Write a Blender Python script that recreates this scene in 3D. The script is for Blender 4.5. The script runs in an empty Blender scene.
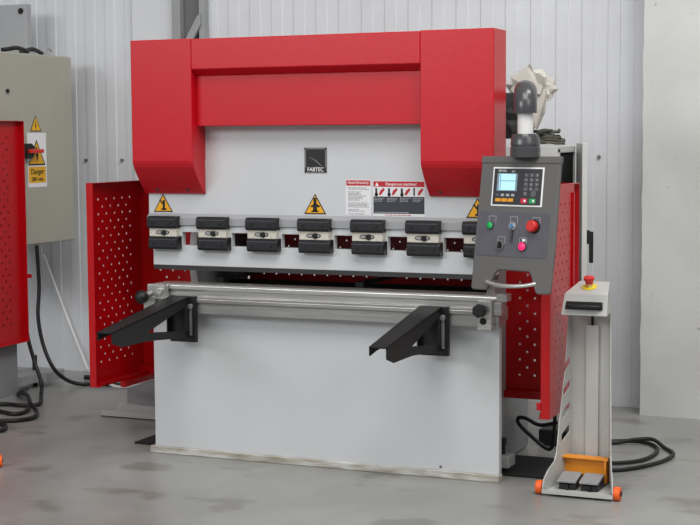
import bpy, bmesh, math, random
from mathutils import Vector, Matrix
random.seed(7)
S = bpy.context.scene
COL = S.collection
# ------------------------------------------------------------------ camera
cam_d = bpy.data.cameras.new('camera'); cam = bpy.data.objects.new('camera', cam_d); COL.objects.link(cam)
F_PX, YAW, PIT, ROLL = 1497.774, math.radians(23.25674), math.radians(4.86388), math.radians(-0.36767)
fw = Vector((-math.sin(YAW)*math.cos(PIT), math.cos(YAW)*math.cos(PIT), -math.sin(PIT)))
rt = Vector((math.cos(YAW), math.sin(YAW), 0)); up = rt.cross(fw)
a_ = rt*math.cos(ROLL) + up*math.sin(ROLL); b_ = -rt*math.sin(ROLL) + up*math.cos(ROLL)
cam.matrix_world = Matrix(((a_.x, b_.x, -fw.x, 3.40416), (a_.y, b_.y, -fw.y, -5.70953), (a_.z, b_.z, -fw.z, 1.40459), (0, 0, 0, 1)))
cam_d.sensor_fit = 'HORIZONTAL'; cam_d.sensor_width = 36.0; cam_d.lens = F_PX*36.0/700.0
cam_d.clip_start = 0.05; cam_d.clip_end = 100
S.camera = cam
# ------------------------------------------------------------------ world, lamps, exposure
W = bpy.data.worlds.new('hall_light'); S.world = W; W.use_nodes = True
W.node_tree.nodes['Background'].inputs[0].default_value = (0.93, 0.96, 1.0, 1)
W.node_tree.nodes['Background'].inputs[1].default_value = 0.20
def area(name, loc, target, sx, sy, power, color=(1, 1, 1)):
    d = bpy.data.lights.new(name, 'AREA'); d.shape = 'RECTANGLE'; d.size = sx; d.size_y = sy; d.energy = power; d.color = color
    o = bpy.data.objects.new(name, d); COL.objects.link(o); o.location = loc
    o.rotation_euler = (Vector(target) - Vector(loc)).to_track_quat('-Z', 'Y').to_euler(); return o
area('hall_window_light', (7.0, -4.5, 4.6), (1.4, 0.8, 0.9), 4.0, 2.5, 100, (1.0, 0.99, 0.97))
area('hall_ceiling_light', (2.9, -4.2, 6.6), (1.8, 0.2, 0.6), 5.0, 3.0, 300, (1.0, 0.99, 0.97))
area('hall_aisle_light', (4.4, -0.6, 6.4), (2.6, 1.3, 0.8), 3.0, 1.2, 150, (1.0, 0.99, 0.97))
area('hood_sheen_light', (-3.4, -9.5, 4.6), (0.6, 0.0, 1.7), 6.0, 2.2, 330, (0.97, 0.98, 1.0))  # unseen area light added to put a sheen on the hood
S.view_settings.view_transform = 'Standard'; S.view_settings.look = 'None'
S.view_settings.exposure = 0.10; S.view_settings.gamma = 1.0; S.view_settings.use_curve_mapping = False
# ------------------------------------------------------------------ materials
def lin(c):
    r = []
    for v in c:
        v = v/255.0
        r.append(v/12.92 if v <= 0.04045 else ((v+0.055)/1.055)**2.4)
    return (*r, 1.0)
def mat(name, c, rough=0.5, metal=0.0, bump=0.0, bscale=60.0, var=0.0, vscale=4.0, c2=None, vsharp=0.5, emit=0.0, stretch=None, spec=0.5, alpha=1.0, detail=4.0):
    m = bpy.data.materials.new(name); m.use_nodes = True; nt = m.node_tree; N = nt.nodes; L = nt.links
    p = N['Principled BSDF']; p.inputs['Base Color'].default_value = lin(c)
    p.inputs['Roughness'].default_value = rough; p.inputs['Metallic'].default_value = metal
    p.inputs['Specular IOR Level'].default_value = spec
    if alpha < 1: p.inputs['Alpha'].default_value = alpha
    if emit:
        p.inputs['Emission Color'].default_value = lin(c); p.inputs['Emission Strength'].default_value = emit
    tc = N.new('ShaderNodeTexCoord'); vec = tc.outputs['Object']
    if stretch:
        mp = N.new('ShaderNodeMapping'); mp.inputs['Scale'].default_value = stretch; L.new(vec, mp.inputs['Vector']); vec = mp.outputs['Vector']
    if var or c2:
        n = N.new('ShaderNodeTexNoise'); n.inputs['Scale'].default_value = vscale; n.inputs['Detail'].default_value = detail; L.new(vec, n.inputs['Vector'])
        r = N.new('ShaderNodeValToRGB'); h = 0.5*vsharp
        r.color_ramp.elements[0].position = 0.5-h; r.color_ramp.elements[1].position = 0.5+h
        cc = c2 if c2 else tuple(v*(1-var) for v in c)
        r.color_ramp.elements[0].color = lin(cc); r.color_ramp.elements[1].color = lin(c)
        L.new(n.outputs['Fac'], r.inputs['Fac']); L.new(r.outputs['Color'], p.inputs['Base Color'])
    if bump:
        n2 = N.new('ShaderNodeTexNoise'); n2.inputs['Scale'].default_value = bscale; n2.inputs['Detail'].default_value = 3; L.new(vec, n2.inputs['Vector'])
        b = N.new('ShaderNodeBump'); b.inputs['Strength'].default_value = bump; b.inputs['Distance'].default_value = 0.004
        L.new(n2.outputs['Fac'], b.inputs['Height']); L.new(b.outputs['Normal'], p.inputs['Normal'])
    return m
M = dict(
 red=mat('red_textured_paint', (200, 6, 26), 0.33, bump=0.16, bscale=240, var=0.10, vscale=120, vsharp=0.5, spec=.5),
 guard=mat('red_guard_paint', (184, 4, 14), 0.30, var=0.05, vscale=3),
 white=mat('white_machine_paint', (206, 208, 210), 0.35, bump=0.05, bscale=90, var=0.03, vscale=3),
 ramgrey=mat('pale_grey_paint', (160, 161, 163), 0.4, var=0.04, vscale=5),
 frame=mat('grey_frame_paint', (142, 143, 144), 0.5, var=0.08, vscale=5),
 dirty=mat('scuffed_white_paint', (208, 208, 202), 0.5, c2=(150, 142, 128), vscale=9, vsharp=0.35, stretch=(1, 6, 6)),
 steel=mat('ground_steel', (198, 197, 194), 0.30, metal=0.7, c2=(140, 139, 137), vscale=3.0, vsharp=0.8, stretch=(1.2, 14, 40), bump=0.05, bscale=30),
 bright=mat('bright_steel', (228, 227, 222), 0.26, metal=0.7, c2=(178, 177, 173), vscale=4, stretch=(1, 10, 40)),
 plate=mat('worn_nickel_plate', (236, 231, 219), 0.4, metal=0.25, c2=(190, 182, 166), vscale=22, vsharp=0.5),
 jaw=mat('black_oxide', (46, 46, 49), 0.36, metal=0.3, var=0.15, vscale=30),
 bolt=mat('bolt_black', (66, 66, 68), 0.25, metal=0.6),
 black=mat('black_paint', (24, 24, 25), 0.5, var=0.15, vscale=14, spec=.35),
 rubber=mat('black_rubber', (16, 16, 17), 0.5),
 mat_=mat('black_mat', (20, 20, 21), 0.85, var=0.2, vscale=30),
 dark=mat('dark_void', (14, 14, 14), 0.8),
 punch=mat('dark_punch_edge', (96, 96, 98), 0.4, metal=0.5, var=0.1, vscale=8),
 console=mat('console_grey', (98, 96, 94), 0.5, bump=0.12, bscale=220, var=0.03),
 consdark=mat('console_plate', (92, 92, 99), 0.45, c2=(78, 78, 86), vscale=14, vsharp=0.6),
 coldark=mat('collar_grey', (72, 72, 75), 0.22),
 pipe=mat('white_enamel', (228, 226, 224), 0.35),
 screenbez=mat('keypad_black', (42, 43, 48), 0.35),
 lcd=mat('screen_glow', (168, 212, 226), 0.3, emit=0.55),
 lcdline=mat('screen_line', (112, 158, 178), 0.3, emit=0.3),
 lcdside=mat('screen_margin', (120, 140, 150), 0.3, emit=0.15),
 key=mat('key_grey', (92, 92, 94), 0.5), keyl=mat('key_light', (176, 176, 178), 0.5),
 orangek=mat('key_orange', (232, 158, 28), 0.5), redk=mat('key_red', (206, 40, 60), 0.5), greenk=mat('key_green', (40, 160, 88), 0.5),
 ink=mat('white_ink', (238, 238, 236), 0.6), blackink=mat('black_ink', (24, 23, 22), 0.6), redink=mat('red_ink', (186, 30, 42), 0.6),
 greyink=mat('grey_ink', (104, 104, 108), 0.6), charcoalink=mat('charcoal_ink', (54, 58, 66), 0.6),
 paper=mat('sticker_white', (226, 226, 228), 0.5), yellow=mat('sticker_yellow', (240, 172, 12), 0.5), disc=mat('disc_yellow', (236, 214, 40), 0.5),
 oldyellow=mat('sticker_dull_yellow', (222, 168, 30), 0.55),
 greenb=mat('green_button', (20, 176, 84), 0.35), redb=mat('red_button', (204, 38, 34), 0.38), pinkb=mat('pink_lit_button', (255, 40, 104), 0.3, emit=0.5),
 blue=mat('blue_cap', (60, 130, 190), 0.4),
 badge=mat('badge_black', (30, 30, 32), 0.35, var=0.3, vscale=16), badgef=mat('badge_frame', (128, 128, 128), 0.35, metal=0.5),
 orange=mat('orange_paint', (240, 150, 36), 0.42, var=0.05), orangew=mat('orange_wheel', (240, 98, 28), 0.45),
 stand=mat('stand_grey', (188, 188, 184), 0.45, var=0.05, vscale=8), pedal=mat('pedal_grey', (146, 146, 146), 0.5, var=0.08, vscale=30),
 cab=mat('cabinet_grey', (168, 166, 152), 0.45, var=0.03), cabr=mat('pale_cabinet', (214, 215, 212), 0.45, var=0.03),
 lug=mat('lug_grey', (160, 160, 160), 0.5, var=0.1, vscale=20),
 bag=mat('cloudy_plastic', (222, 216, 206), 0.4, var=0.14, vscale=8, alpha=0.86), cloth=mat('dark_sacking', (56, 56, 54), 0.8, var=0.4, vscale=20),
 rope=mat('green_grey_rope', (92, 92, 80), 0.8, c2=(52, 52, 46), vscale=40), beige=mat('beige_cable', (176, 168, 152), 0.6),
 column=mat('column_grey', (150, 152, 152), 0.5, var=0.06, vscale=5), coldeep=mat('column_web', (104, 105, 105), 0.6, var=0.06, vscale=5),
)
# floor
def floor_mat():
    m = bpy.data.materials.new('concrete_floor'); m.use_nodes = True; N = m.node_tree.nodes; L = m.node_tree.links; p = N['Principled BSDF']
    tc = N.new('ShaderNodeTexCoord')
    n1 = N.new('ShaderNodeTexNoise'); n1.inputs['Scale'].default_value = 1.3; n1.inputs['Detail'].default_value = 7; n1.inputs['Roughness'].default_value = 0.62
    n2 = N.new('ShaderNodeTexNoise'); n2.inputs['Scale'].default_value = 2.6; n2.inputs['Detail'].default_value = 5
    L.new(tc.outputs['Object'], n1.inputs['Vector'])
    mp = N.new('ShaderNodeMapping'); mp.inputs['Scale'].default_value = (1.2, 1.6, 1); mp.inputs['Location'].default_value = (3.1, 1.7, 0); L.new(tc.outputs['Object'], mp.inputs['Vector']); L.new(mp.outputs['Vector'], n2.inputs['Vector'])
    r1 = N.new('ShaderNodeValToRGB'); r1.color_ramp.elements[0].position = .3; r1.color_ramp.elements[1].position = .72
    r1.color_ramp.elements[0].color = lin((122, 122, 119)); r1.color_ramp.elements[1].color = lin((156, 156, 152)); L.new(n1.outputs['Fac'], r1.inputs['Fac'])
    r2 = N.new('ShaderNodeValToRGB'); r2.color_ramp.elements[0].position = .585; r2.color_ramp.elements[1].position = .66
    r2.color_ramp.elements[0].color = (0, 0, 0, 1); r2.color_ramp.elements[1].color = (.6, .6, .6, 1); L.new(n2.outputs['Fac'], r2.inputs['Fac'])
    mx = N.new('ShaderNodeMix'); mx.data_type = 'RGBA'; L.new(r2.outputs['Color'], mx.inputs['Factor']); L.new(r1.outputs['Color'], mx.inputs['A']); mx.inputs['B'].default_value = lin((106, 103, 95))
    L.new(mx.outputs['Result'], p.inputs['Base Color'])
    r3 = N.new('ShaderNodeMapRange'); r3.inputs['To Min'].default_value = .22; r3.inputs['To Max'].default_value = .42; L.new(n1.outputs['Fac'], r3.inputs['Value']); L.new(r3.outputs['Result'], p.inputs['Roughness'])
    n4 = N.new('ShaderNodeTexNoise'); n4.inputs['Scale'].default_value = 45; L.new(tc.outputs['Object'], n4.inputs['Vector'])
    b = N.new('ShaderNodeBump'); b.inputs['Strength'].default_value = .06; b.inputs['Distance'].default_value = .01; L.new(n4.outputs['Fac'], b.inputs['Height']); L.new(b.outputs['Normal'], p.inputs['Normal'])
    return m
def wall_mat(name, c, cs, pits):
    m = bpy.data.materials.new(name); m.use_nodes = True; N = m.node_tree.nodes; L = m.node_tree.links; p = N['Principled BSDF']
    p.inputs['Roughness'].default_value = .6
    tc = N.new('ShaderNodeTexCoord'); n1 = N.new('ShaderNodeTexNoise'); n1.inputs['Scale'].default_value = 2.2; n1.inputs['Detail'].default_value = 6
    L.new(tc.outputs['Object'], n1.inputs['Vector'])
    r1 = N.new('ShaderNodeValToRGB'); r1.color_ramp.elements[0].position = .3; r1.color_ramp.elements[1].position = .6
    r1.color_ramp.elements[0].color = lin(cs); r1.color_ramp.elements[1].color = lin(c); L.new(n1.outputs['Fac'], r1.inputs['Fac'])
    out = r1.outputs['Color']
    if pits:
        n2 = N.new('ShaderNodeTexNoise'); n2.inputs['Scale'].default_value = 26; n2.inputs['Detail'].default_value = 3; L.new(tc.outputs['Object'], n2.inputs['Vector'])
        r2 = N.new('ShaderNodeValToRGB'); r2.color_ramp.elements[0].position = .69; r2.color_ramp.elements[1].position = .74
        r2.color_ramp.elements[0].color = (0, 0, 0, 1); r2.color_ramp.elements[1].color = (.7, .7, .7, 1); L.new(n2.outputs['Fac'], r2.inputs['Fac'])
        mx = N.new('ShaderNodeMix'); mx.data_type = 'RGBA'; L.new(r2.outputs['Color'], mx.inputs['Factor']); L.new(out, mx.inputs['A']); mx.inputs['B'].default_value = lin((130, 128, 122)); out = mx.outputs['Result']
        b = N.new('ShaderNodeBump'); b.inputs['Strength'].default_value = .15; b.inputs['Distance'].default_value = .01; L.new(n1.outputs['Fac'], b.inputs['Height']); L.new(b.outputs['Normal'], p.inputs['Normal'])
    L.new(out, p.inputs['Base Color'])
    return m
M['floor'] = floor_mat()
M['wall'] = wall_mat('corrugated_cladding', (206, 208, 211), (198, 199, 202), False)
M['pillar'] = wall_mat('painted_concrete', (204, 205, 203), (190, 191, 188), True)
# ------------------------------------------------------------------ mesh helpers
I4 = Matrix.Identity(4)
FRONT = Matrix(((1, 0, 0, 0), (0, 0, -1, 0), (0, 1, 0, 0), (0, 0, 0, 1)))      # 2D (x,y) -> world (x, z), thickness towards -Y
SIDE = Matrix(((0, 0, 1, 0), (1, 0, 0, 0), (0, 1, 0, 0), (0, 0, 0, 1)))        # 2D (y,z), thickness towards +X
def T(x, y, z): return Matrix.Translation((x, y, z))
class MB:
    def __init__(s, origin=(0, 0, 0)):
        s.bm = bmesh.new(); s.o = Vector(origin)
    def v(s, p): return s.bm.verts.new(Vector(p) - s.o)
    def prism(s, pts, z0, z1, m=I4):
        lo = [s.v(m @ Vector((x, y, z0))) for x, y in pts]; hi = [s.v(m @ Vector((x, y, z1))) for x, y in pts]; n = len(pts)
        s.bm.faces.new(lo[::-1]); s.bm.faces.new(hi)
        for i in range(n): s.bm.faces.new((lo[i], lo[(i+1) % n], hi[(i+1) % n], hi[i]))
        return s
    def box(s, x0, x1, y0, y1, z0, z1, m=I4): return s.prism([(x0, y0), (x1, y0), (x1, y1), (x0, y1)], z0, z1, m)
    def hexa(s, c):      # eight corners, bottom ring then top ring
        q = [s.v(p) for p in c]
        for f in ((3, 2, 1, 0), (4, 5, 6, 7), (0, 1, 5, 4), (1, 2, 6, 5), (2, 3, 7, 6), (3, 0, 4, 7)): s.bm.faces.new([q[i] for i in f])
        return s
    def cyl(s, p0, p1, r0, r1=None, n=20, rings=None):
        p0 = Vector(p0); p1 = Vector(p1); r1 = r0 if r1 is None else r1; d = (p1-p0)
        prof = rings if rings else [(0, r0), (1, r1)]
        q = d.normalized().to_track_quat('Z', 'Y'); R = []
        for t, r in prof: R.append([s.v(p0 + d*t + q @ Vector((r*math.cos(2*math.pi*i/n), r*math.sin(2*math.pi*i/n), 0))) for i in range(n)])
        for a, b in zip(R, R[1:]):
            for i in range(n): s.bm.faces.new((a[i], a[(i+1) % n], b[(i+1) % n], b[i]))
        s.bm.faces.new(R[0][::-1]); s.bm.faces.new(R[-1]); return s
    def tube(s, pts, r, n=10, smooth=6):
        P = [Vector(p) for p in pts]
        if smooth and len(P) > 2:
            Q = []
            for i in range(len(P)-1):
                a = P[max(i-1, 0)]; b = P[i]; c = P[i+1]; d = P[min(i+2, len(P)-1)]
                for k in range(smooth):
                    t = k/smooth
                    Q.append(.5*((2*b) + (c-a)*t + (2*a-5*b+4*c-d)*t*t + (3*b-a-3*c+d)*t**3))
            P = Q + [P[-1]]
        R = []; prev = None
        for i, p in enumerate(P):
            t = (P[min(i+1, len(P)-1)] - P[max(i-1, 0)]).normalized()
            u = prev - t*prev.dot(t) if prev is not None else t.orthogonal()
            if u.length < 1e-6: u = t.orthogonal()
            u.normalize(); prev = u; w = t.cross(u)
            R.append([s.v(p + (u*math.cos(2*math.pi*k/n) + w*math.sin(2*math.pi*k/n))*r) for k in range(n)])
        for a, b in zip(R, R[1:]):
            for k in range(n): s.bm.faces.new((a[k], a[(k+1) % n], b[(k+1) % n], b[k]))
        s.bm.faces.new(R[0][::-1]); s.bm.faces.new(R[-1]); return s
    def ball(s, c, r, sc=(1, 1, 1), seg=20):
        mm = T(*(Vector(c) - s.o)) @ Matrix.Diagonal((*sc, 1))
        bmesh.ops.create_uvsphere(s.bm, u_segments=seg, v_segments=seg//2+2, radius=r, matrix=mm); return s
    def perf(s, A, B, holes, pitch, r, f):
        """sheet with punched holes: A, B = (length, first hole cell) per axis; holes=(na, nb) half-pitch cells, checkerboard; f maps (a,b)->point"""
        ga = [0] + [A[1] + pitch*i for i in range(holes[0]+1)] + [A[0]]; gb = [0] + [B[1] + pitch*i for i in range(holes[1]+1)] + [B[0]]
        V = {}
        def gv(i, j):
            if (i, j) not in V: V[(i, j)] = s.v(f(ga[i], gb[j]))
            return V[(i, j)]
        for i in range(len(ga)-1):
            for j in range(len(gb)-1):
                q = [gv(i, j), gv(i+1, j), gv(i+1, j+1), gv(i, j+1)]
                if 1 <= i <= holes[0] and 1 <= j <= holes[1] and (i+j) % 2 == 0:
                    ca = (ga[i]+ga[i+1])/2; cb = (gb[j]+gb[j+1])/2
                    c = [s.v(f(ca + r*math.cos(math.radians(-135+45*k)), cb + r*math.sin(math.radians(-135+45*k)))) for k in range(8)]
                    for k in range(4): s.bm.faces.new((q[k], q[(k+1) % 4], c[(2*k+2) % 8], c[2*k+1], c[2*k]))
                else: s.bm.faces.new(q)
        return s
    def done(s, name, m, parent=None, bevel=0, seg=2, smooth=False, solid=0, loc=None):
        bmesh.ops.recalc_face_normals(s.bm, faces=s.bm.faces)
        me = bpy.data.meshes.new(name); s.bm.to_mesh(me); s.bm.free(); me.materials.append(M[m])
        if smooth:
            for p in me.polygons: p.use_smooth = True
            try: me.set_sharp_from_angle(angle=math.radians(40))
            except Exception: pass
        o = bpy.data.objects.new(name, me); COL.objects.link(o)
        if parent is not None: o.parent = parent
        elif s.o.length > 0: o.location = s.o
        if loc is not None: o.location = loc
        if solid:
            d = o.modifiers.new('thickness', 'SOLIDIFY'); d.thickness = solid; d.offset = 0
        if bevel:
            b = o.modifiers.new('bevel', 'BEVEL'); b.width = bevel; b.segments = seg; b.limit_method = 'ANGLE'; b.angle_limit = math.radians(35); b.harden_normals = False
        return o
def tag(o, label, cat, group=None, kind=None):
    o['label'] = label; o['category'] = cat
    if group: o['group'] = group
    if kind: o['kind'] = kind
    return o
def struct(o, label, cat): return tag(o, label, cat, kind='structure')
def thing(name, loc, label, cat, group=None):
    o = bpy.data.objects.new(name, None); o.empty_display_size = .1; COL.objects.link(o); o.location = loc
    return tag(o, label, cat, group)
def text(string, size, m, parent, mtx, name='lettering', origin=(0, 0, 0), align='CENTER', sx=1.0, bold=0.0):
    c = bpy.data.curves.new(name, 'FONT'); c.body = string; c.size = size; c.align_x = align; c.align_y = 'CENTER'; c.extrude = 0.0003; c.offset = bold
    t = bpy.data.objects.new('tmp', c); COL.objects.link(t)
    me = bpy.data.meshes.new_from_object(t.evaluated_get(bpy.context.evaluated_depsgraph_get()))
    bpy.data.objects.remove(t); bpy.data.curves.remove(c)
    me.transform(T(*(-Vector(origin))) @ mtx @ Matrix.Diagonal((sx, 1, 1, 1))); me.name = name
    me.materials.clear(); me.materials.append(M[m])
    o = bpy.data.objects.new(name, me); COL.objects.link(o); o.parent = parent; return o
def ngon(cx, cy, r, n=16, ph=0): return [(cx + r*math.cos(2*math.pi*i/n+ph), cy + r*math.sin(2*math.pi*i/n+ph)) for i in range(n)]
def rect(x0, x1, y0, y1): return [(x0, y0), (x1, y0), (x1, y1), (x0, y1)]
def copy_tree(o, parent=None):
    c = o.copy(); COL.objects.link(c); c.parent = parent
    for ch in list(o.children): copy_tree(ch, c)
    return c

# ================================================================== the setting
fl = MB().box(-7, 7, -9, 1.95, -.1, 0).done('floor', 'floor'); struct(fl, 'grey polished concrete floor with darker stains', 'floor')
mb = MB(); prof = []; x = -6.0; per = .1355; dep = .006
while x < 3.4:
    prof += [(x, 1.85), (x+.060, 1.85), (x+.064, 1.85+dep), (x+.1315, 1.85+dep)]; x += per
prof += [(x, 1.85), (x, 1.95), (-6.0, 1.95)]
mb.prism(prof, 0, 4.2); wb = mb.done('wall_back', 'wall'); struct(wb, 'white corrugated metal cladding wall behind the machines', 'wall')
for wx, wz in ((-1.544, 1.267), (-1.295, 1.267), (1.545, 1.285), (1.545, .22)):
    MB().cyl((wx, 1.842, wz), (wx, 1.872, wz), .009, n=10).done('wall_bolt', 'greyink', wb)
mb = MB(); e = []
random.seed(3)
for i in range(60):                      # ragged left edge of the concrete
    z = i*4.2/59; e.append((1.811 + random.uniform(-.004, .004), z))
mb.prism([(4.6, 0)] + [(4.6, 4.2)] + e[::-1], -1.849, -1.655, Matrix(((1, 0, 0, 0), (0, 0, -1, 0), (0, 1, 0, 0), (0, 0, 0, 1))))
wr = mb.done('wall_right', 'pillar'); struct(wr, 'white painted concrete wall section at right with pits', 'wall')
st = MB(); # steel column: two flanges, a web set back, a diagonal brace
st.box(-.911, -.858, 1.79, 1.849, 0, 4.2).box(-.738, -.705, 1.79, 1.849, 0, 4.2)
col = st.done('trim_1', 'column', bevel=.004); struct(col, 'grey steel column against the cladding wall', 'column')
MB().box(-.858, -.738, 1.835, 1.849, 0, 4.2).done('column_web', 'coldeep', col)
MB().prism([(-.86, 1.88), (-.81, 1.88), (-.72, 2.03), (-.72, 2.09), (-.738, 2.08)], -1.80, -1.775, FRONT).done('diagonal_brace', 'column', col)
sm = MB().box(-1.205, -.911, 1.83, 1.849, 0, 4.2).done('trim_2', 'wall', bevel=.01); struct(sm, 'smooth pale panel strip left of the steel column', 'wall panel')

# ================================================================== the press brake
PB = thing('press_brake', (0, 0, 0), 'large red and white press brake with seven black clamps and white front panel', 'press brake', None)
# --- front bed
MB().box(0, 1.6, 0, .035, .03, .645).done('front_panel', 'white', PB, bevel=.003)
MB().box(-.022, 1.602, -.012, .04, 0, .031).done('plinth', 'dirty', PB, bevel=.004)
MB().cyl((1.35, -.002, .045), (1.35, .01, .045), .006, n=10).done('screw', 'greyink', PB)
# --- side frames (C shape)
def cframe(x0, x1):
    arc = [(.30 - .09*math.cos(math.radians(a)), .85 + .19*math.sin(math.radians(a))) for a in range(-80, 81, 16)]
    pts = [(.036, .009), (.036, .632), (.14, .65)] + arc + [(.06, 1.12), (.06, 1.78), (.34, 1.78), (.38, 1.30), (.72, 1.22), (.72, .009)]
    return MB().prism(pts, x0, x1, SIDE).done('side_frame', 'frame', PB, bevel=.002)
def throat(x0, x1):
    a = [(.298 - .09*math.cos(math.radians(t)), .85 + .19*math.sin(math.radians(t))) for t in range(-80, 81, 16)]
    return MB().prism(a + [(y-.006, z) for y, z in a[::-1]], x0, x1, SIDE).done('lit_throat_edge', 'white', PB)  # white strip added to brighten the frame edge shaded by the ram
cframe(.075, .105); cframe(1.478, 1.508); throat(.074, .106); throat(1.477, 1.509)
MB().box(.105, 1.478, .30, .33, 1.10, 1.76).done('back_light_block', 'frame', PB)  # unseen plate added to stop light entering from behind the ram
# --- ram
MB().box(-.012, 1.592, 0, .05, 1.017, 1.78).done('ram', 'white', PB, bevel=.002)
MB().prism([(0, 1.069), (-.018, 1.052), (-.018, 1.018), (0, 1.018)], -.012, 1.592, SIDE).done('clamp_rail', 'ramgrey', PB, bevel=.0015)
MB().box(-.004, 1.585, -.010, .03, .988, 1.017).done('adapter_bar', 'white', PB, bevel=.002)
MB().prism([(-.012, .930), (-.012, .842), (.034, .842), (.034, .930)], .014, 1.587, SIDE).done('punch_beam', 'white', PB, bevel=.002)
MB().prism([(-.014, .842), (-.002, .822), (.02, .822), (.036, .842)], .014, 1.587, SIDE).done('punch', 'punch', PB)
# --- clamps
CX = [.008, .251, .489, .732, .973, 1.216, 1.459]
def clamp(x):
    w = .144
    c = MB((x, 0, 0)).box(x+.004, x+w-.004, -.040, -.008, .968, 1.007).done('punch_clamp', 'plate', PB, bevel=.002, loc=(x, 0, 0))
    for z0, z1, dx in ((1.005, 1.058, 0), (.914, .970, .006)):
        j = MB((x, 0, 0)).prism([(-.010, z1), (-.044, z1), (-.054, z1-.012), (-.054, z0+.010), (-.048, z0), (-.010, z0)], x+dx, x+dx+w, SIDE).done('clamp_jaw', 'jaw', c, bevel=.002)
        for bx in (.026, .113):
            zc = (z0+z1)/2
            MB((x, 0, 0)).cyl((x+dx+bx, -.050, zc), (x+dx+bx, -.0585, zc), .0095, .008, n=12).cyl((x+dx+bx, -.0584, zc), (x+dx+bx, -.0595, zc), .0045, n=6).done('jaw_bolt', 'bolt', c, bevel=.001)
    MB((x, 0, 0)).prism([(x+.052+.014*math.cos(a), .987+.009*math.sin(a)) for a in [math.pi/2+math.pi*i/8 for i in range(9)]] + [(x+.090+.014*math.cos(a), .987+.009*math.sin(a)) for a in [-math.pi/2+math.pi*i/8 for i in range(9)]], .0395, .0412, FRONT).done('slot', 'jaw', c)
    MB((x, 0, 0)).prism([(x+.052+.010*math.cos(a), .987+.006*math.sin(a)) for a in [math.pi/2+math.pi*i/8 for i in range(9)]] + [(x+.090+.010*math.cos(a), .987+.006*math.sin(a)) for a in [-math.pi/2+math.pi*i/8 for i in range(9)]], .0412, .0418, FRONT).done('slot_inner', 'lug', c)
    MB((x, 0, 0)).cyl((x+.078, -.039, .986), (x+.078, -.049, .986), .0125, .011, n=14).done('wedge_bolt', 'black', c, bevel=.001)
    MB((x, 0, 0)).box(x+.004, x+w+.008, -.012, .02, .930, .989).done('clamp_block', 'white', c, bevel=.001)
for x in CX: clamp(x)
# --- die rail on the bed
MB().box(.105, 1.478, .02, .29, .60, .69).done('bed_table', 'frame', PB)
MB().prism([(.06, .765), (-.050, .765), (-.056, .758), (-.056, .742), (-.044, .736), (-.044, .712), (.06, .712)], .045, 1.612, SIDE).done('die_block', 'bright', PB, bevel=.0015)
MB().prism([(.06, .712), (-.066, .712), (-.076, .704), (-.076, .690), (-.066, .684), (-.066, .640), (.034, .640), (.034, .66), (.06, .66)], .030, 1.618, SIDE).done('bed_rail', 'steel', PB, bevel=.0015)
MB().hexa([(.105, .33, 1.10), (1.478, .33, 1.10), (1.478, .735, 1.21), (.105, .735, 1.21), (.105, .33, 1.12), (1.478, .33, 1.12), (1.478, .735, 1.23), (.105, .735, 1.23)]).done('overhead_light_block', 'frame', PB)  # unseen sloped plate added to keep overhead light out of the gaps
for x in (.26, .93):
    g = MB().box(x, x+.04, .10, .15, .76, .785).box(x+.010, x+.030, .14, .74, .766, .785).done('back_gauge_finger', 'black', PB, bevel=.002)
MB().box(.105, 1.478, .50, .54, .69, .735).done('back_gauge_bar', 'dark', PB)
# --- rail end brackets with knobs
b = MB().box(.028, .115, -.094, -.058, .700, .764).box(.012, .066, -.100, -.060, .648, .712).cyl((.095, -.096, .735), (.095, -.110, .735), .016, n=14).done('rail_end_bracket', 'bright', PB, bevel=.003)
MB().cyl((.05, -.09, .728), (.03, -.122, .715), .011, n=12).done('knob_shaft', 'steel', b)
MB().ball((.026, -.138, .711), .030).done('ball_knob', 'rubber', b, smooth=True)
b = MB().box(1.540, 1.600, -.104, -.066, .632, .752).done('rail_end_bracket', 'bright', PB, bevel=.004)
MB().cyl((1.566, -.103, .668), (1.566, -.106, .668), .014, n=16).done('bracket_hole', 'dark', b)
MB().box(1.600, 1.636, -.085, -.02, .69, .742).box(1.606, 1.650, -.06, .0, .742, .772).done('end_stop', 'steel', b, bevel=.003)
star = [((.030 if i % 2 == 0 else .026)*math.cos(math.pi*i/7), (.030 if i % 2 == 0 else .025)*math.sin(math.pi*i/7)) for i in range(14)]
MB().prism([(1.558+p, .712+q) for p, q in star], .118, .142, FRONT).cyl((1.558, -.10, .712), (1.558, -.12, .712), .012).done('star_knob', 'rubber', b, bevel=.006)
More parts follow.
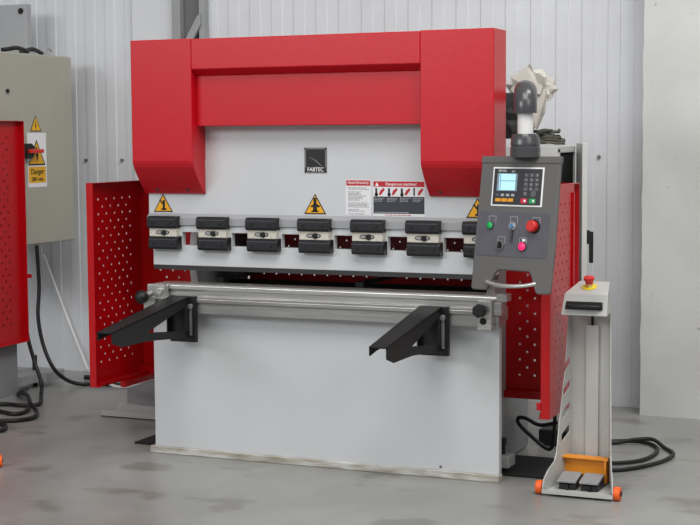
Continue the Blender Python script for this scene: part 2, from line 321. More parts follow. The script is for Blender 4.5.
# --- sheet support arms
def support_arm(x, tip):
    cx = x+.062
    a = MB()
    yb, yt = -.092, -.69
    def zt(y): return .716 + (.632-.716)*(y-yb)/(yt-yb)
    tx = cx + tip
    def edge(s, y): w0 = .060 if s < 0 else .034; return (cx + (tx-cx)*(y-yb)/(yt-yb)) + s*(w0 + (.036-w0)*(y-yb)/(yt-yb))
    for s in (-1, 1):                         # side cheeks: upper band and lower strut of the triangular bracket
        def P(y, z, k): return (edge(s, y) - (s*.005 if k else 0), y, z)
        for (q0, q1, q2, q3) in (((yb, zt(yb)), (yb, .684), (-.43, .602), (-.43, zt(-.43))), ((-.43, zt(-.43)), (-.43, .566), (-.62, .566), (-.62, zt(-.62))), ((-.62, zt(-.62)), (-.62, .566), (yt, .588), (yt, zt(yt))),
                                 ((-.43, .602), (-.43, .566), (yb, .538), (yb, .566)), ((yb, .70), (yb, .55), (-.125, .55), (-.125, .68))):
            if s < 0 and q2[0] == yb: continue
            if s < 0 and q1[1] < .57 and q0[0] < -.3: q1 = (q1[0], zt(q1[0])-.05); q2 = (q2[0], zt(q2[0])-.034)
            if s < 0 and q2[0] == yt: q1 = (q1[0], zt(q1[0])-.034); q2 = (q2[0], zt(q2[0])-.034)
            a.hexa([P(*q0, 0), P(*q1, 0), P(*q2, 0), P(*q3, 0), P(*q0, 1), P(*q1, 1), P(*q2, 1), P(*q3, 1)])
    a.hexa([(edge(-1, yb), yb, zt(yb)-.005), (edge(1, yb), yb, zt(yb)-.005), (edge(1, yt), yt, zt(yt)-.005), (edge(-1, yt), yt, zt(yt)-.005),
            (edge(-1, yb), yb, zt(yb)), (edge(1, yb), yb, zt(yb)), (edge(1, yt), yt, zt(yt)), (edge(-1, yt), yt, zt(yt))])
    o = a.done('support_arm', 'black', PB)
    MB().box(x, x+.124, -.092, -.066, .518, .717).done('mount_plate', 'black', o, bevel=.002)
    MB().box(x+.098, x+.110, -.0945, -.090, .548, .672).done('slot', 'steel', o)
    MB().cyl((x+.104, -.09, .674), (x+.104, -.104, .674), .012, n=8).done('clamp_bolt', 'steel', o, bevel=.002)
    return o
A1 = support_arm(.138, -.012); A2 = support_arm(1.290, .004)
A1['label'] = 'left black bracket arm'; A2['label'] = 'right black bracket arm'
# --- hood
FY = -.115
def shroud(x0, x1, screws):
    n = 5; cur = [(-.112, 1.287), (-.106, 1.272)] + [(-.106 + (.096)*i/n + .006*math.sin(math.pi*i/n)*-1, 1.272 - (.117)*i/n) for i in range(1, n+1)]
    o = MB().prism([(.045, 1.815), (FY, 1.815), (FY, 1.30)] + cur + [(-.002, 1.155), (-.002, 1.30), (.045, 1.30)], x0, x1, SIDE).done('hood_shroud', 'red', PB, bevel=.003)
    for sx in screws: MB().cyl((sx, -.012, 1.172), (sx, -.032, 1.178), .008, n=10).done('screw', 'black', o)
shroud(-.022, .275, (.05, .20)); shroud(1.307, 1.612, (1.36, 1.535))
MB().prism([(.045, 1.813), (FY, 1.813), (FY, 1.686), (-.073, 1.660), (.045, 1.660)], .2752, 1.3068, SIDE).done('hood_beam', 'red', PB, bevel=.003)
MB().box(.2752, 1.3068, -.075, -.001, 1.446, 1.6595).done('hood_fascia', 'red', PB, bevel=.003)
# --- perforated guards
def guard(side):
    x = -.295 if side < 0 else 1.824; s = -side; rear = .40 if side < 0 else .385; y0 = -.06
    L = rear - y0 if side < 0 else .355
    g = MB().perf((L, .075 if side < 0 else .06), (.915, .085), (9 if side < 0 else 8, 23), .0335, .0062, lambda a, b: (x, y0+a, .285+b)).done('side_guard', 'guard', PB, solid=.003)
    lip = MB().box(min(x, x+s*.034), max(x, x+s*.034), y0-.004, y0, .285, 1.20)
    lip.box(min(x, x+s*.034), max(x, x+s*.034), y0, rear, 1.197, 1.20).box(min(x, x+s*.045), max(x, x+s*.045), y0, rear, .285, .289).box(min(x+s*.041, x+s*.045), max(x+s*.041, x+s*.045), y0+.02, rear, .285, .305)
    lip.done('guard_flange', 'guard', g, bevel=.001)
    xi = .075 if side < 0 else 1.508; w = abs(xi-x)
    MB().perf((w, .085 if side < 0 else .04), (.915, .08), (7, 23), .033, .0055, lambda a, b: (x + s*a, rear, .285+b)).done('rear_sheet', 'guard', g, solid=.003)
    MB().box(min(x, xi), max(x, xi), rear-.03, rear-.002, .285, .29).box(min(x, xi), max(x, xi), rear-.034, rear-.03, .285, .318).done('rear_lip', 'guard', g)
    if side < 0: MB().box(x+.05, x+.075, y0+.17, rear-.02, .262, .288).done('hinge_bar', 'guard', g)
    else:
        MB().box(1.775, 1.792, y0-.012, y0+.0, .32, .35).done('latch', 'guard', g, bevel=.002)
        MB().box(x+.0016, x+.010, y0+L-.035, y0+L-.022, .70, 1.165).done('edge_strip', 'guard', g)
guard(-1); guard(1)
MB().perf((1.37, .06), (.62, .04), (37, 16), .0335, .0045, lambda a, b: (.106+a, .735, .62+b)).done('back_guard', 'guard', PB, solid=.003)
# --- rear support channels showing at the lower left
MB().box(-.70, .075, .645, .66, 0, .03).box(-.70, .075, .645, .70, 0, .006).box(-.675, .075, .76, .80, 0, .045).done('floor_channel', 'stand', PB, bevel=.001)
MB().box(-.640, -.40, .80, .84, .0, .33).box(-.565, -.12, .775, .80, .045, .33).done('support_post', 'frame', PB, bevel=.002)
# --- levelling foot on the right
f = MB().box(1.508, 1.600, .13, .225, .030, .078).done('foot_lug', 'lug', PB, bevel=.004)
MB().cyl((1.556, .185, .009), (1.556, .185, .14), .013, n=12).cyl((1.556, .185, .118), (1.556, .185, .145), .018, n=6).done('levelling_bolt', 'rubber', f)
# --- badge and stickers on the ram
B = FRONT
bd = MB().prism(rect(.747, .849, 1.2485, 1.3535), 0, .004, B).done('badge', 'badgef', PB, bevel=.001)
MB().prism(rect(.755, .842, 1.2725, 1.3465), .004, .0052, B).done('badge_face', 'badge', bd)
MB().prism([(.766, 1.318), (.80, 1.302), (.830, 1.277), (.822, 1.277), (.795, 1.298)], .0052, .0056, B).done('badge_streak', 'greyink', bd)
MB().prism(rect(.750, .846, 1.2515, 1.271), .004, .0046, B).done('badge_band', 'blackink', bd)
text('FABTEC', .0235, 'ink', bd, T(.798, -.0052, 1.2612) @ B, sx=.92, bold=.0002)
for q in ((.751, 1.349), (.845, 1.349), (.751, 1.253), (.845, 1.253)): MB().cyl((q[0], 0, q[1]), (q[0], -.006, q[1]), .0035, n=8).done('rivet', 'black', bd)
def triangle(cx, z0, w, h, mtx, origin, parent, pict, yname='yellow'):
    def tri(k, c=0): return [(cx-w/2*k, z0+h*(1-k)*.36+c), (cx+w/2*k, z0+h*(1-k)*.36+c), (cx, z0+h*(.36+.64*k)+c)]
    o = MB(origin).prism(tri(1), 0, .0010, mtx).done('warning_sticker', 'blackink', parent)
    MB(origin).prism(tri(.84), .001, .0014, mtx).done('sticker_face', yname, o)
    mb = MB(origin)
    for p in pict: mb.prism([(cx + w*px, z0 + h*pz) for px, pz in p], .0014, .0018, mtx)
    mb.done('pictogram', 'blackink', o); return o
hand = [rect(-.02, .10, .12, .66), rect(-.10, .18, .10, .20), [(-.20, .62), (-.16, .70), (0, .50), (0, .38)]]
press = [rect(-.07, .07, .46, .80), [(-.20, .40), (-.05, .50), (.10, .50), (.22, .40), (.22, .34), (-.20, .34)], rect(-.09, .09, .12, .34), rect(-.16, .16, .10, .18)]
triangle(.061, 1.074, .096, .080, B, (0, 0, 0), PB, hand)
triangle(.793, 1.075, .102, .086, B, (0, 0, 0), PB, press)
triangle(1.508, 1.070, .096, .082, B, (0, 0, 0), PB, hand)
# instruction stickers
s1 = MB().prism(rect(.933, 1.047, 1.073, 1.221), 0, .0012, B).done('instruction_sticker', 'paper', PB); s1['label'] = 'white sticker with red heading and fine print'
MB().prism(rect(.936, 1.044, 1.196, 1.218), .0012, .0016, B).done('heading', 'redink', s1)
text('MAINTENANCE', .0135, 'ink', s1, T(.990, -.0018, 1.207) @ B, bold=.0001)
mb = MB(); random.seed(5); z = 1.188
while z > 1.082:
    x = .945
    if random.random() < .18: z -= .006
    end = random.uniform(.99, 1.037)
    while x < end:
        l = random.uniform(.006, .018); mb.prism(rect(x, min(x+l, end+.004), z-.0022, z), .0012, .0016, B); x += l+.0025
    z -= .0056
mb.done('fine_print', 'greyink', s1)
s2 = MB().prism(rect(1.056, 1.284, 1.071, 1.2165), 0, .0012, B).done('instruction_sticker', 'paper', PB); s2['label'] = 'wide sticker with red heading, pictograms and black panel'
MB().prism(rect(1.058, 1.282, 1.192, 1.2145), .0012, .0016, B).done('heading', 'redink', s2)
text('Dangerous machine!', .0165, 'ink', s2, T(1.180, -.0018, 1.203) @ B, bold=.0001)
MB().prism([(1.066, 1.195), (1.082, 1.195), (1.074, 1.211)], .0016, .002, B).done('alert_mark', 'ink', s2)
for k in range(4):
    mb = MB(); mr = MB()
    x = 1.058 + .0565*k
    if k % 2 == 0 or k == 1: mb.prism(rect(x+.008, x+.017, 1.158, 1.186), .0012, .0016, B); mb.prism(ngon(x+.013, 1.160, .008, 8), .0012, .0016, B)
    else: mb.prism(rect(x+.006, x+.013, 1.156, 1.188), .0012, .0016, B)
    mr.prism([(x+.024, 1.160), (x+.032, 1.157), (x+.050, 1.180), (x+.046, 1.188), (x+.030, 1.176)], .0012, .0016, B)
    mr.done('red_pictogram', 'redink', s2); mb.done('pictogram', 'blackink', s2)
MB().prism(rect(1.058, 1.282, 1.082, 1.152), .0012, .0016, B).done('black_panel', 'charcoalink', s2)
mb = MB(); random.seed(9)
for k in range(4):
    for zz, ln in ((1.146, .042), (1.140, .036), (1.134, .03)):
        x = 1.062 + .0565*k; end = x + ln*random.uniform(.8, 1.1)
        while x < end: l = random.uniform(.006, .014); mb.prism(rect(x, x+l, zz-.0022, zz), .0016, .002, B); x += l+.003
x = 1.064
while x < 1.205: l = random.uniform(.006, .014); mb.prism(rect(x, x+l, 1.0855, 1.0885), .0016, .002, B); x += l+.003
mb.done('fine_print', 'keyl', s2)
mb = MB(); x = 1.108
while x < 1.21: l = random.uniform(.006, .014); mb.prism(rect(x, x+l, 1.0745, 1.0775), .0012, .0016, B); x += l+.003
mb.done('red_line', 'redink', s2)

# ================================================================== control console on its swing arm
OC = Vector((1.765, -.25, 1.319)); psi = math.radians(17); tau = math.radians(7.8)
xu = Vector((math.cos(psi), -math.sin(psi), 0)); n0 = Vector((-math.sin(psi), -math.cos(psi), 0))
dn = Vector((0, 0, -math.cos(tau))) + n0*math.sin(tau); nn = dn.cross(xu); nn = nn if nn.y < 0 else -nn
vu = -dn
CM = Matrix(((xu.x, vu.x, nn.x, OC.x), (xu.y, vu.y, nn.y, OC.y), (xu.z, vu.z, nn.z, OC.z), (0, 0, 0, 1)))
CC = thing('control_console', (1.765, -.25, .805), 'dark grey control console with screen and buttons hanging from elbowed pipe at right', 'control panel')
OO = (1.765, -.25, .805)
def cm(): return MB(OO)
out = [(-.180, 0), (.174, 0), (.176, -.35), (.172, -.505), (.165, -.512), (.116, -.514), (.106, -.505), (.082, -.445), (.070, -.432), (-.066, -.432), (-.080, -.445), (-.105, -.495), (-.116, -.512), (-.178, -.512), (-.186, -.505), (-.184, -.35)]
body = cm().prism(out, -.016, 0, CM).prism(rect(-.13, .10, -.40, -.03), -.062, -.016, CM).done('console_body', 'console', CC, bevel=.007, seg=3)
cm().prism(rect(-.181, .175, -.026, .002), -.020, .003, CM).done('console_cap', 'console', CC, bevel=.004)
hb = cm(); hb.tube([CM @ Vector(p) for p in ((-.118, -.476, -.012), (-.110, -.480, .002), (-.07, -.488, .010), (-.01, -.491, .014), (.05, -.487, .010), (.096, -.478, .002), (.104, -.474, -.012))], .0078, n=12); hb.done('handle_bar', 'bright', CC, smooth=True)
fr = cm().prism(rect(-.122, .108, -.189, -.040), 0, .002, CM).done('display_unit', 'ink', CC, bevel=.0015)
cm().prism(rect(-.115, .101, -.183, -.046), .002, .003, CM).done('keypad', 'screenbez', fr)
cm().prism(rect(-.100, -.008, -.131, -.064), .003, .0036, CM).done('screen_surround', 'lcdside', fr)
cm().prism(rect(-.090, -.016, -.128, -.066), .0036, .0042, CM).done('screen', 'lcd', fr)
cm().prism(rect(-.086, -.016, -.094, -.091), .0042, .0045, CM).prism(rect(-.086, -.082, -.127, -.068), .0042, .0045, CM).done('screen_lines', 'lcdline', fr)
text('ESTUN', .012, 'ink', fr, CM @ T(-.078, -.055, .0034), origin=OO); text('E21', .011, 'ink', fr, CM @ T(-.028, -.057, .0034), origin=OO)
for i in range(4):
    x = -.094 + .0235*i; cm().prism(rect(x-.007, x+.007, -.151, -.142), .003, .0045, CM).done('soft_key', 'keyl' if i else 'key', fr)
for i in range(3):
    x = -.090 + .029*i; cm().prism(rect(x-.0115, x+.0115, -.172, -.159), .003, .0045, CM).done('orange_key', 'orangek', fr)
cm().prism(rect(-.09, -.032, -.168, -.163), .003, .004, CM).done('orange_bar', 'orangek', fr)
for rr in range(5):
    for c in range(3):
        if rr == 4 and c: continue
        x = .032 + .024*c; y = -.070 - .0175*rr
        k = cm(); k.prism(rect(x-.0085, x+.0085, y-.0065, y+.0065), .003, .0044, CM); k.done('number_key', 'key', fr)
        lab = ('1', '2', '3', '4', '5', '6', '7', '8', '9', '-', '0', '.', 'C')[min(rr*3+c, 12)]
        text(lab, .011, 'keyl', fr, CM @ T(x, y, .0047), name='key_legend', origin=OO)
cm().prism(ngon(.068, -.140, .012, 12), .003, .0044, CM).done('enter_key', 'key', fr)
for x, mm in ((.028, 'redk'), (.066, 'greenk')):
    k = cm().prism(rect(x-.0135, x+.0135, -.176, -.158), .003, .0048, CM).done('stop_key' if mm == 'redk' else 'start_key', mm, fr)
    cm().prism(rect(x, x+.009, -.171, -.163), .0048, .0052, CM).done('key_mark', 'ink', fr)
pl = cm().prism([(-.166, -.380), (.138, -.380), (.146, -.372), (.146, -.219), (.138, -.211), (-.166, -.211), (-.172, -.219), (-.172, -.372)], 0, .0015, CM).done('button_plate', 'consdark', CC)
def ringlabel(u, v, w=.033, h=.026):
    mb = cm()
    mb.prism(rect(u-w/2, u+w/2, v+h/2-.0016, v+h/2), .0015, .0022, CM).prism(rect(u-w/2, u-w/2+.0016, v-h/2, v+h/2), .0015, .0022, CM).prism(rect(u+w/2-.0016, u+w/2, v-h/2, v+h/2), .0015, .0022, CM)
    mb.done('label_frame', 'keyl', CC)
ringlabel(-.108, -.240); ringlabel(-.010, -.240); ringlabel(.090, -.240); ringlabel(-.060, -.318); ringlabel(.038, -.318)
def rb(name, u, v, r, h, m, ring='coldark', z0=.0015):
    p = CM @ Vector((u, v, z0)); q = CM @ Vector((u, v, h))
    o = cm().cyl(p, q, r, n=20, rings=[(0, r), (.85, r), (1, r*.82)]).done(name, m, CC, smooth=True)
    cm().cyl(p, CM @ Vector((u, v, z0+.006)), r*1.22, n=20).done('button_ring', ring, o)
    return o
rb('green_button', -.115, -.264, .0125, .011, 'greenb')
k = rb('key_switch', -.014, -.264, .0125, .008, 'badgef', 'lug'); cm().cyl(CM @ Vector((-.014, -.264, .008)), CM @ Vector((-.014, -.264, .012)), .007, n=12).done('switch_cap', 'blue', k)
cm().prism(rect(-.018, -.010, -.325, -.276), .008, .010, CM).done('key_tag', 'coldark', k)
e1 = rb('emergency_stop_button', .082, -.262, .0215, .030, 'redb', 'rubber'); cm().cyl(CM @ Vector((.082, -.262, .0015)), CM @ Vector((.082, -.262, .018)), .016, n=20).done('button_base', 'rubber', e1)
k = rb('selector_switch', -.063, -.338, .0145, .008, 'rubber', 'badgef'); cm().prism([(-.068, -.324), (-.059, -.324), (-.057, -.350), (-.070, -.350)], .008, .018, CM).done('selector_lever', 'rubber', k, bevel=.002)
rb('lit_button', .038, -.339, .0150, .012, 'pinkb')
cm().prism(rect(.034, .048, -.320, -.310), .0015, .0024, CM).done('label_mark', 'ink', CC)
# collar, pipe, elbow, arm
PX, PY = 1.784, -.265
cm().cyl((PX, PY, 1.318), (PX, PY, 1.405), .056, n=28, rings=[(0, .057), (.42, .057), (.45, .054), (.50, .054), (.53, .056), (.80, .054), (1, .046)]).done('pipe_collar', 'coldark', CC, smooth=True)
cm().cyl((PX, PY, 1.395), (PX, PY, 1.50), .0295, n=28).done('drop_pipe', 'pipe', CC, smooth=True)
back = Vector((-.297, 1, 0)).normalized(); ctr = Vector((PX, PY, 1.50)) + back*.065
el = [Vector((PX, PY, 1.482)), Vector((PX, PY, 1.50))] + [ctr - back*.065*math.cos(math.radians(t)) + Vector((0, 0, .065*math.sin(math.radians(t)))) for t in range(15, 91, 15)]
el.append(el[-1] + back*.03)
cm().tube(el, .0435, n=28, smooth=3).done('elbow', 'coldark', CC, smooth=True)
p0 = el[-1]; p1 = p0 + back*((.30 - p0.y)/back.y)
cm().tube([p0 - back*.01, p1], .030, n=20, smooth=0).done('swing_arm', 'pipe', CC, smooth=True)
MB(OO).box(1.508, p1.x+.02, .28, .32, 1.515, 1.575).done('arm_bracket', 'coldark', CC, bevel=.003)

# ================================================================== foot pedal stand
def pedal_stand(label, group=None):
    O = (1.94, 0, 0)
    R = thing('foot_pedal_stand', O, label, 'foot pedal stand', group)
    q = lambda: MB(O)
    yb, yf = .10, -.145; bl, br, fl_, fr_ = 1.870, 2.028, 1.820, 2.100
    def PL(s, z, side, off=0):      # point on a side plate: s 0 at the back .. 1 at the front
        y = yb + (yf-yb)*s; x = (bl + (fl_-bl)*s) if side < 0 else (br + (fr_-br)*s)
        return (x + off, y, z)
    prof = [(0, .012), (.97, .012), (1.0, .035), (.96, .062), (.82, .092), (.60, .118), (.52, .150), (.44, .26), (.26, .45), (.16, .62), (.12, .70), (0, .70)]
    slots = [(.20, .36, .06), (.22, .30, .06), (.24, .24, .06), (.27, .175, .06)]
    for side in (-1, 1):
        mb = q(); t = -.004*side
        lo = [mb.v(PL(s, z, side)) for s, z in prof]; hi = [mb.v(PL(s, z, side, t)) for s, z in prof]; n = len(prof)
        mb.bm.faces.new(lo); mb.bm.faces.new(hi[::-1])
        for i in range(n): mb.bm.faces.new((lo[i], lo[(i+1) % n], hi[(i+1) % n], hi[i]))
        sp = mb.done('side_plate', 'stand', R)
        if side < 0:                 # slanted slots: real cut-outs
            cut = q()
            for z0 in (.480, .385, .295, .205):
                sc = .05 + .30*max(0, (.60-z0))
                pts = [(.07, z0+.012), (.07, z0+.046), (sc+.20, z0+.010), (sc+.20, z0-.024)]
                cut.hexa([PL(s, z, side, -.03) for s, z in pts] + [PL(s, z, side, .03) for s, z in pts])
            co = cut.done('cutter', 'dark'); co.location = O
            bo = sp.modifiers.new('slots', 'BOOLEAN'); bo.object = co; bo.operation = 'DIFFERENCE'; bo.solver = 'EXACT'
            me = bpy.data.meshes.new_from_object(sp.evaluated_get(bpy.context.evaluated_depsgraph_get()))
            sp.modifiers.clear(); sp.data = me; bpy.data.objects.remove(co)
    q().box(bl+.001, br-.001, yb-.002, yb+.004, .012, .78).done('back_plate', 'stand', R)
    q().box(1.932, 1.984, yb-.016, yb-.002, .11, .648).done('cable_channel', 'stand', R, bevel=.002)
    q().tube([(1.957, yb-.012, .646), (1.957, yb-.012, .70)], .005, n=8, smooth=0).done('cable', 'dark', R)
    q().prism([(fl_, yf), (fr_, yf), (br, yb), (bl, yb)], .012, .018).hexa([(fl_, yf-.004, .010), (fr_, yf-.004, .010), (fr_, yf, .010), (fl_, yf, .010), (fl_, yf-.004, .026), (fr_, yf-.004, .026), (fr_, yf, .026), (fl_, yf, .026)]).done('base_tray', 'stand', R)
    # head
    h = q().hexa([(1.862, -.035, .698), (2.046, -.035, .698), (2.020, .115, .698), (1.893, .115, .698),
                  (1.870, -.012, .782), (2.043, -.012, .782), (2.020, .115, .820), (1.898, .115, .820)]).done('head_box', 'stand', R, bevel=.003)
    q().hexa([(1.878, -.0375, .722), (2.026, -.0375, .722), (2.026, -.015, .722), (1.878, -.015, .722), (1.880, -.028, .752), (2.024, -.028, .752), (2.024, -.01, .752), (1.880, -.01, .752)]).done('grip_slot', 'dark', h, bevel=.003)
    q().tube([(1.886, -.034, .733), (1.90, -.050, .735), (1.95, -.054, .736), (2.0, -.050, .735), (2.014, -.034, .733)], .007, n=10).done('grip', 'rubber', h, smooth=True)
    c = Vector((1.954, .052, .8015)); nrm = Vector((0, -.286, .958))
    q().cyl(c, c + nrm*.003, .030, n=24).done('yellow_disc', 'disc', h)
    q().cyl(c, c + nrm*.018, .011, n=16).done('button_stem', 'bright', h)
    q().cyl(c + nrm*.016, c + nrm*.044, .019, n=20, rings=[(0, .015), (.5, .017), (.6, .021), (.95, .021), (1, .017)]).done('emergency_stop_button', 'redb', h, smooth=True)
    # guard and pedals
    q().hexa([(1.842, .015, .122), (2.042, .015, .120), (2.030, .065, .120), (1.858, .065, .122), (1.842, .015, .128), (2.042, .015, .126), (2.030, .065, .126), (1.858, .065, .128)]) \
        .box(1.862, 2.028, .040, .045, .03, .120).prism([(.015, .126), (.065, .126), (.065, .03), (.020, .03), (.010, .09)], 2.028, 2.034, SIDE).done('pedal_guard', 'orange', R)
    for x0 in (1.868, 1.956):
        p = q().hexa([(x0, -.105, .048), (x0+.076, -.105, .048), (x0+.076, -.005, .064), (x0, -.005, .064), (x0, -.105, .058), (x0+.076, -.105, .058), (x0+.076, -.005, .074), (x0, -.005, .074)]).done('pedal', 'pedal', R, bevel=.003)
        q().prism([(-.088, .018), (.03, .018), (.03, .060), (-.01, .0625), (-.08, .047), (-.088, .036)], x0+.004, x0+.072, SIDE).box(x0+.034, x0+.044, -.098, -.085, .018, .040).done('pedal_base', 'jaw', p, bevel=.002)
    for side in (-1, 1):
        x0 = fl_-.004 if side < 0 else fr_-.002; x1 = x0 + side*.026
        w = q().cyl((x0, -.118, .027), (x1, -.118, .027), .027, n=24).done('wheel', 'orangew', R, bevel=.004, smooth=True)
        q().cyl((x1, -.118, .027), (x1+side*.004, -.118, .027), .010, n=12).done('hub', 'rubber', w)
        q().cyl((x0-side*.006, -.125, .026), (x0-side*.012, -.125, .026), .006, n=8).done('axle', 'badgef', w)
    return R
PS = pedal_stand('grey foot pedal stand with orange pedal guard, standing right of the red and white machine')
P2 = copy_tree(PS); P2.location = (-.676, -.53, 0); P2.rotation_euler = (0, 0, math.radians(40))
P2['label'] = 'foot pedal stand at left picture edge, only its orange wheel showing'

# ================================================================== electrical cabinet, right
EC = thing('electrical_cabinet', (1.45, .9, .40), 'pale grey electrical cabinet with open door behind the control console', 'electrical cabinet')
EO = (1.45, .9, .40); q = lambda: MB(EO)
x0, x1, y0, y1, z0, z1 = 1.26, 1.630, .745, 1.060, .40, 1.350
bx = q(); bx.box(x0, x1, y0, y0+.012, z0, z1).box(x0, x1, y1-.012, y1, z0, z1).box(x0, x1, y0+.012, y1-.012, z1-.012, z1).box(x0, x1, y0+.012, y1-.012, z0, z0+.012).box(x0, x0+.012, y0+.012, y1-.012, z0+.012, z1-.012)
bx.box(x1-.006, x1, y0+.012, y0+.05, z0, z1-.012).box(x1-.006, x1, y0+.012, y1-.012, z1-.03, z1-.012)
bx.done('cabinet_body', 'cabr', EC, bevel=.002)
q().box(x0+.013, x0+.02, y0+.013, y1-.013, z0+.013, z1-.013).done('back_board', 'dark', EC)
q().box(x0+.021, x1-.008, y0+.052, y1-.002-.012, z0+.02, z1-.034).done('interior_shade_fill', 'dark', EC)  # dark block standing in for the shade inside the open cabinet
phi = math.radians(20); L = .29; hx, hy = x1+.004, y1-.006
dv = Vector((math.sin(phi), -math.cos(phi), 0)); dnm = Vector((math.cos(phi), math.sin(phi), 0))
DM = Matrix(((dv.x, 0, dnm.x, hx), (dv.y, 0, dnm.y, hy), (0, 1, 0, 0), (0, 0, 0, 1)))
d = q().prism(rect(0, L, z0-.005, z1+.012), 0, .022, DM).done('door', 'cabr', EC, bevel=.002)
q().prism(rect(L*.50, L*.62, 1.150, 1.175), -.003, 0, DM).done('door_lock', 'rubber', d)
q().prism(rect(L-.075, L-.02, .915, .975), .022, .040, DM).prism(rect(L-.045, L-.022, .83, .97), .036, .054, DM).done('door_handle', 'rubber', d, bevel=.003)
MB(EO).box(1.44, 1.508, .720, .745, .55, .62).box(1.44, 1.508, .720, .745, 1.0, 1.07).done('mounting_bracket', 'frame', EC)
# things on top of it
def lump(name, c, sc, m, seed, amp, label, cat, sub=3, smooth=False, cut=None):
    random.seed(seed); mb = MB((c[0], c[1], c[2]))
    bmesh.ops.create_icosphere(mb.bm, subdivisions=sub, radius=1.0)
    for v in mb.bm.verts:
        k = 1 + random.uniform(-amp, amp); v.co = Vector((v.co.x*sc[0]*k, v.co.y*sc[1]*k, max(v.co.z*sc[2]*k, -sc[2]*.62)))
    mb.o = Vector((0, 0, 0)); o = mb.done(name, m, smooth=smooth); o.location = c
    return tag(o, label, cat)
lump('dark_sack', (1.39, .90, 1.445), (.085, .09, .10), 'cloth', 4, .16, 'dark grey crumpled sack under the plastic bag on pale cabinet', 'sack')
random.seed(21)
lump('plastic_bag', (1.462, .91, 1.605), (.108, .10, .085), 'bag', 11, .20, 'crumpled cloudy plastic bag piled on top of pale cabinet', 'bag')
fb = MB((1.468, .86, 1.55))
fb.prism([(1.475, 1.62), (1.566, 1.60), (1.558, 1.50), (1.52, 1.425), (1.47, 1.47)], -.80, -.81, FRONT); fb.prism([(1.40, 1.66), (1.47, 1.70), (1.49, 1.72), (1.505, 1.68), (1.56, 1.655), (1.54, 1.58), (1.44, 1.60)], -.80, -.812, FRONT)
for v in fb.bm.verts: v.co.y += random.uniform(-.02, .03)
o = fb.done('bag_fold', 'bag', bpy.data.objects['plastic_bag']); o.location = Vector((1.468, .86, 1.55)) - Vector((1.468, .91, 1.605))
rp = MB((1.555, .88, 1.35)); random.seed(2)
for k in range(14):
    r = random.uniform(.025, .066); cx = 1.552 - .02*k/14 + random.uniform(-.012, .008); cy = .90 + random.uniform(-.03, .03); z = 1.361 + .0042*k*(1 if r < .055 else .55)
    rp.tube([(cx + r*math.cos(t*.7), cy + .9*r*math.sin(t*.7), z + random.uniform(-.002, .010)) for t in range(10)], .007, n=6, smooth=3)
tag(rp.done('rope_coil', 'rope', smooth=True), 'heap of grey-green rope on the right end of pale cabinet top', 'rope')
tag(MB((1.36, .80, 1.35)).box(1.332, 1.375, .762, .80, 1.351, 1.545).done('cardboard_tube', 'jaw', bevel=.006), 'dark upright carton between red hood and plastic bag on pale cabinet', 'carton')
# ================================================================== left neighbour machine (right end of it)
LM = thing('press_brake', (-1.8, .8, 0), 'neighbouring press brake at left edge, red perforated guard over grey side frame', 'press brake')
LO = (-1.8, .8, 0); q = lambda: MB(LO)
gl = q().perf((1.05, .10), (1.20, .09), (26, 31), .0335, .0068, lambda a, b: (-1.450, 1.06-a, .292+b)).done('side_guard', 'guard', LM, solid=.003)
q().box(-1.450, -1.418, 1.058, 1.062, .292, 1.492).box(-1.450, -1.418, .02, 1.06, .292, .296).box(-1.450, -1.418, .02, 1.06, 1.489, 1.492).done('guard_flange', 'guard', gl, bevel=.001)
q().box(-1.425, -1.40, 1.062, 1.078, .64, .66).done('latch', 'guard', gl)
q().box(-1.53, -1.49, -.2, 1.05, 0, 1.40).done('side_frame', 'frame', LM, bevel=.002)
f = q().box(-1.66, -1.45, 1.26, 1.44, .03, .085).box(-1.62, -1.5, 1.05, 1.27, .03, .085).done('foot_lug', 'lug', LM, bevel=.004)
q().cyl((-1.575, 1.33, 0), (-1.575, 1.33, .17), .014, n=12).done('levelling_bolt', 'rubber', f)
# ================================================================== left electrical cabinet
LC = thing('electrical_cabinet', (-1.75, 1.2, .80), 'greenish grey electrical cabinet with danger stickers, above the red guard at left', 'electrical cabinet')
CO = (-1.75, 1.2, .80); q = lambda: MB(CO)
q().box(-2.05, -1.522, .72, 1.655, .805, 1.865).done('cabinet_body', 'cab', LC, bevel=.004)
q().box(-1.520, -1.500, .725, 1.650, .81, 1.86).done('door', 'cab', LC, bevel=.004)
SX = T(-1.500, 0, 0) @ SIDE
q().cyl((-1.503, 1.031, 1.653), (-1.490, 1.031, 1.653), .011, n=14).done('door_lock', 'rubber', LC)
iso = q().cyl((-1.500, 1.185, 1.328), (-1.465, 1.185, 1.328), .042, n=20).done('isolator_switch', 'rubber', LC)
q().box(-1.465, -1.445, 1.155, 1.285, 1.316, 1.338).done('switch_handle', 'redb', iso, bevel=.004)
triangle(1.286, 1.436, .108, .090, SX, CO, LC, [[(-.02, .30), (.06, .30), (-.02, .62), (-.06, .62)], [(0, .12), (.08, .40), (-.04, .36)]], 'oldyellow')
dgs = q().prism(rect(1.203, 1.382, 1.126, 1.428), 0, .0012, SX).done('danger_sticker', 'paper', LC)
triangle(1.288, 1.248, .164, .142, T(.0012, 0, 0) @ SX, CO, dgs, [[(-.06, .38), (.06, .38), (.0, .72), (-.08, .72)], [(.02, .14), (.10, .46), (-.04, .42)]], 'oldyellow')
q().prism(rect(1.210, 1.372, 1.150, 1.240), .0012, .0016, SX).done('yellow_panel', 'oldyellow', dgs)
text('Danger', .042, 'blackink', dgs, T(.0022, 1.291, 1.212) @ SX, origin=CO, bold=.0006); text('380 volts', .030, 'blackink', dgs, T(.0022, 1.291, 1.170) @ SX, origin=CO, bold=.0005)
jb = thing('junction_box', (-1.83, 1.5, 1.866), 'grey box with dark round hole, standing on top of the greenish cabinet', 'junction box'); JO = (-1.83, 1.5, 1.866)
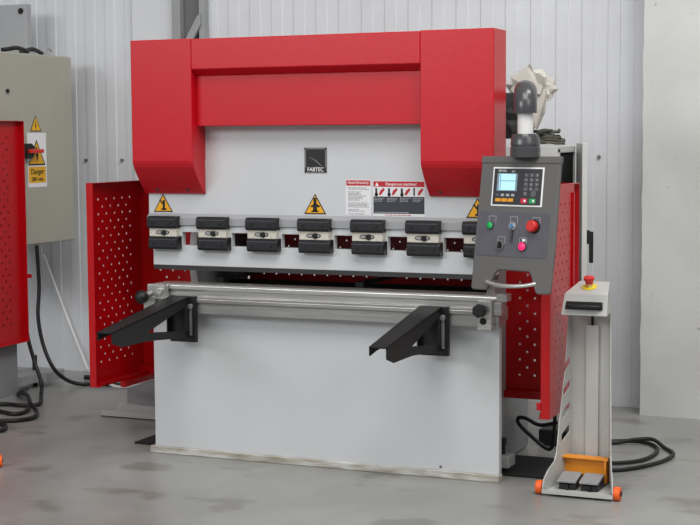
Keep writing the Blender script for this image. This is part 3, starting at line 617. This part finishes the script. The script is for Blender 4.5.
MB(JO).box(-2.04, -1.766, 1.60, 1.65, 1.866, 2.172).done('box_body', 'ramgrey', jb, bevel=.004)
MB(JO).cyl((-1.802, 1.606, 2.133), (-1.802, 1.594, 2.133), .017, n=18).done('cable_gland', 'dark', jb)
# small clutter on the cabinet
t = MB((-1.60, 1.1, 1.87)); random.seed(8)
t.tube([(-1.56, 1.08, 1.877), (-1.55, 1.13, 1.885), (-1.545, 1.19, 1.893), (-1.55, 1.27, 1.885), (-1.56, 1.31, 1.877)], .012, n=8); tag(t.done('hose_offcut', 'rubber', smooth=True), 'short black hose offcut lying on the greenish cabinet top', 'hose')
t = MB((-1.60, 1.35, 1.87)); t.tube([(-1.60, 1.30, 1.872), (-1.58, 1.36, 1.893), (-1.57, 1.40, 1.893), (-1.56, 1.45, 1.874)], .012, n=8); tag(t.done('hose_offcut', 'cloth', smooth=True), 'curved dark grey hose end right of the black one on greenish cabinet', 'hose')
t = MB((-1.58, 1.5, 1.87)); t.tube([(-1.56, 1.47, 1.872), (-1.555, 1.485, 1.898), (-1.555, 1.515, 1.905), (-1.555, 1.54, 1.888)], .005, n=8); tag(t.done('wire_loop', 'lug', smooth=True), 'small pale wire loop sticking up near the greenish cabinet corner', 'wire')
t = MB((-1.62, .98, 1.87)); t.tube([(-1.60, .93, 1.871), (-1.59, .97, 1.91), (-1.59, 1.0, 1.915), (-1.59, 1.02, 1.872)], .010, n=8); tag(t.done('cable_loop', 'beige', smooth=True), 'beige cable hump at left end of the greenish cabinet top', 'cable')
# ================================================================== floor items and cables
mt = MB((.8, .3, 0)).box(-.185, 1.90, .125, .50, .0005, .008).done('rubber_mat', 'mat_'); tag(mt, 'thin black mat on the floor sticking out under the machine', 'mat')
def cable(pts, r, label, name='power_cable', m='rubber', cat='cable', group=None):
    o = MB(pts[0]).tube(pts, r, n=10, smooth=8).done(name, m, smooth=True); tag(o, label, cat, group); return o
R_ = .010
cable([(1.80, .90, R_), (1.862, .942, R_), (1.959, .975, R_), (2.030, .915, R_), (2.068, .836, R_), (2.078, .706, R_), (2.049, .565, R_+.002), (1.972, .471, R_+.004), (1.92, .426, .022), (1.82, .42, .020)], .009, 'inner loop of thick black cable on floor right of pedal stand')
cable([(1.80, .86, R_), (1.865, .905, R_), (1.96, .925, R_+.018), (2.03, .925, R_+.022), (2.09, .872, R_+.002), (2.14, .796, R_), (2.156, .714, R_), (2.132, .576, R_), (2.074, .45, R_), (1.998, .359, R_), (1.933, .333, .020), (1.83, .33, .020)], .009, 'outer loop of thick black cable on floor right of pedal stand')
cable([(1.705, .50, .165), (1.627, .50, .147), (1.564, .50, .172), (1.530, .50, .172), (1.532, .50, .146), (1.582, .50, .100), (1.654, .50, .048), (1.681, .50, .055), (1.689, .50, .108), (1.693, .50, .183), (1.70, .48, .30), (1.70, .38, .34)], .0085, 'black cable looping down below the right red guard')
tag(MB((1.62, .82, 0)).box(1.545, 1.70, .76, .90, 0, .075).done('motor_box', 'rubber', bevel=.006), 'low black box on floor behind the right red guard', 'box')
cable([(-1.481, 1.12, .80), (-1.481, 1.12, .511), (-1.470, 1.115, .333), (-1.346, 1.0, .201), (-1.29, .98, .09), (-1.27, .95, .02), (-1.157, .767, .012), (-1.212, .702, .012), (-1.312, .70, .012), (-1.44, .64, .012)], .011, 'black cable hanging from greenish cabinet and turning left on the floor')
cable([(-1.515, 1.29, .80), (-1.505, 1.29, .575), (-1.496, 1.26, .407), (-1.46, 1.25, .25), (-1.394, 1.25, .118), (-1.36, 1.33, .04), (-1.306, 1.387, .012), (-1.2, 1.42, .012), (-.9, 1.45, .012), (-.4, 1.44, .012)], .011, 'black cable sweeping from greenish cabinet behind the left red guard')
cable([(-1.42, .40, .012), (-1.255, .515, .012), (-1.109, .483, .012), (-1.100, .58, .014), (-1.181, .72, .038), (-1.38, .95, .036), (-1.45, 1.075, .024), (-1.44, .98, .014), (-1.36, .90, .036), (-1.25, .80, .044), (-1.149, .677, .036), (-1.043, .583, .014), (-.967, .452, .012), (-.982, .361, .012), (-1.062, .302, .012), (-1.25, .22, .012)], .011, 'black cable lying in a raised loop on floor at left')
cable([(-1.12, .20, .012), (-1.015, .238, .012), (-.943, .186, .012), (-.914, .102, .012), (-1.0, .06, .012)], .011, 'black cable end nearest the orange wheel at left floor')
cable([(-1.42, 1.60, .012), (-1.2, 1.62, .012), (-.8, 1.63, .012), (-.4, 1.64, .012)], .013, 'straight black cable on floor along the cladding wall', )
cable([(-1.845, 1.83, .70), (-1.70, 1.825, .36), (-1.545, 1.82, .02)], .006, 'thin pale rod leaning diagonally against the cladding wall', 'metal_rod', 'pipe', 'rod')
cable([(-.70, .60, .215), (-.648, .60, .190), (-.584, .60, .168), (-.515, .60, .169), (-.44, .63, .19), (-.40, .77, .20)], .007, 'white hose curving under the left red guard', 'white_hose', 'pipe', 'hose')
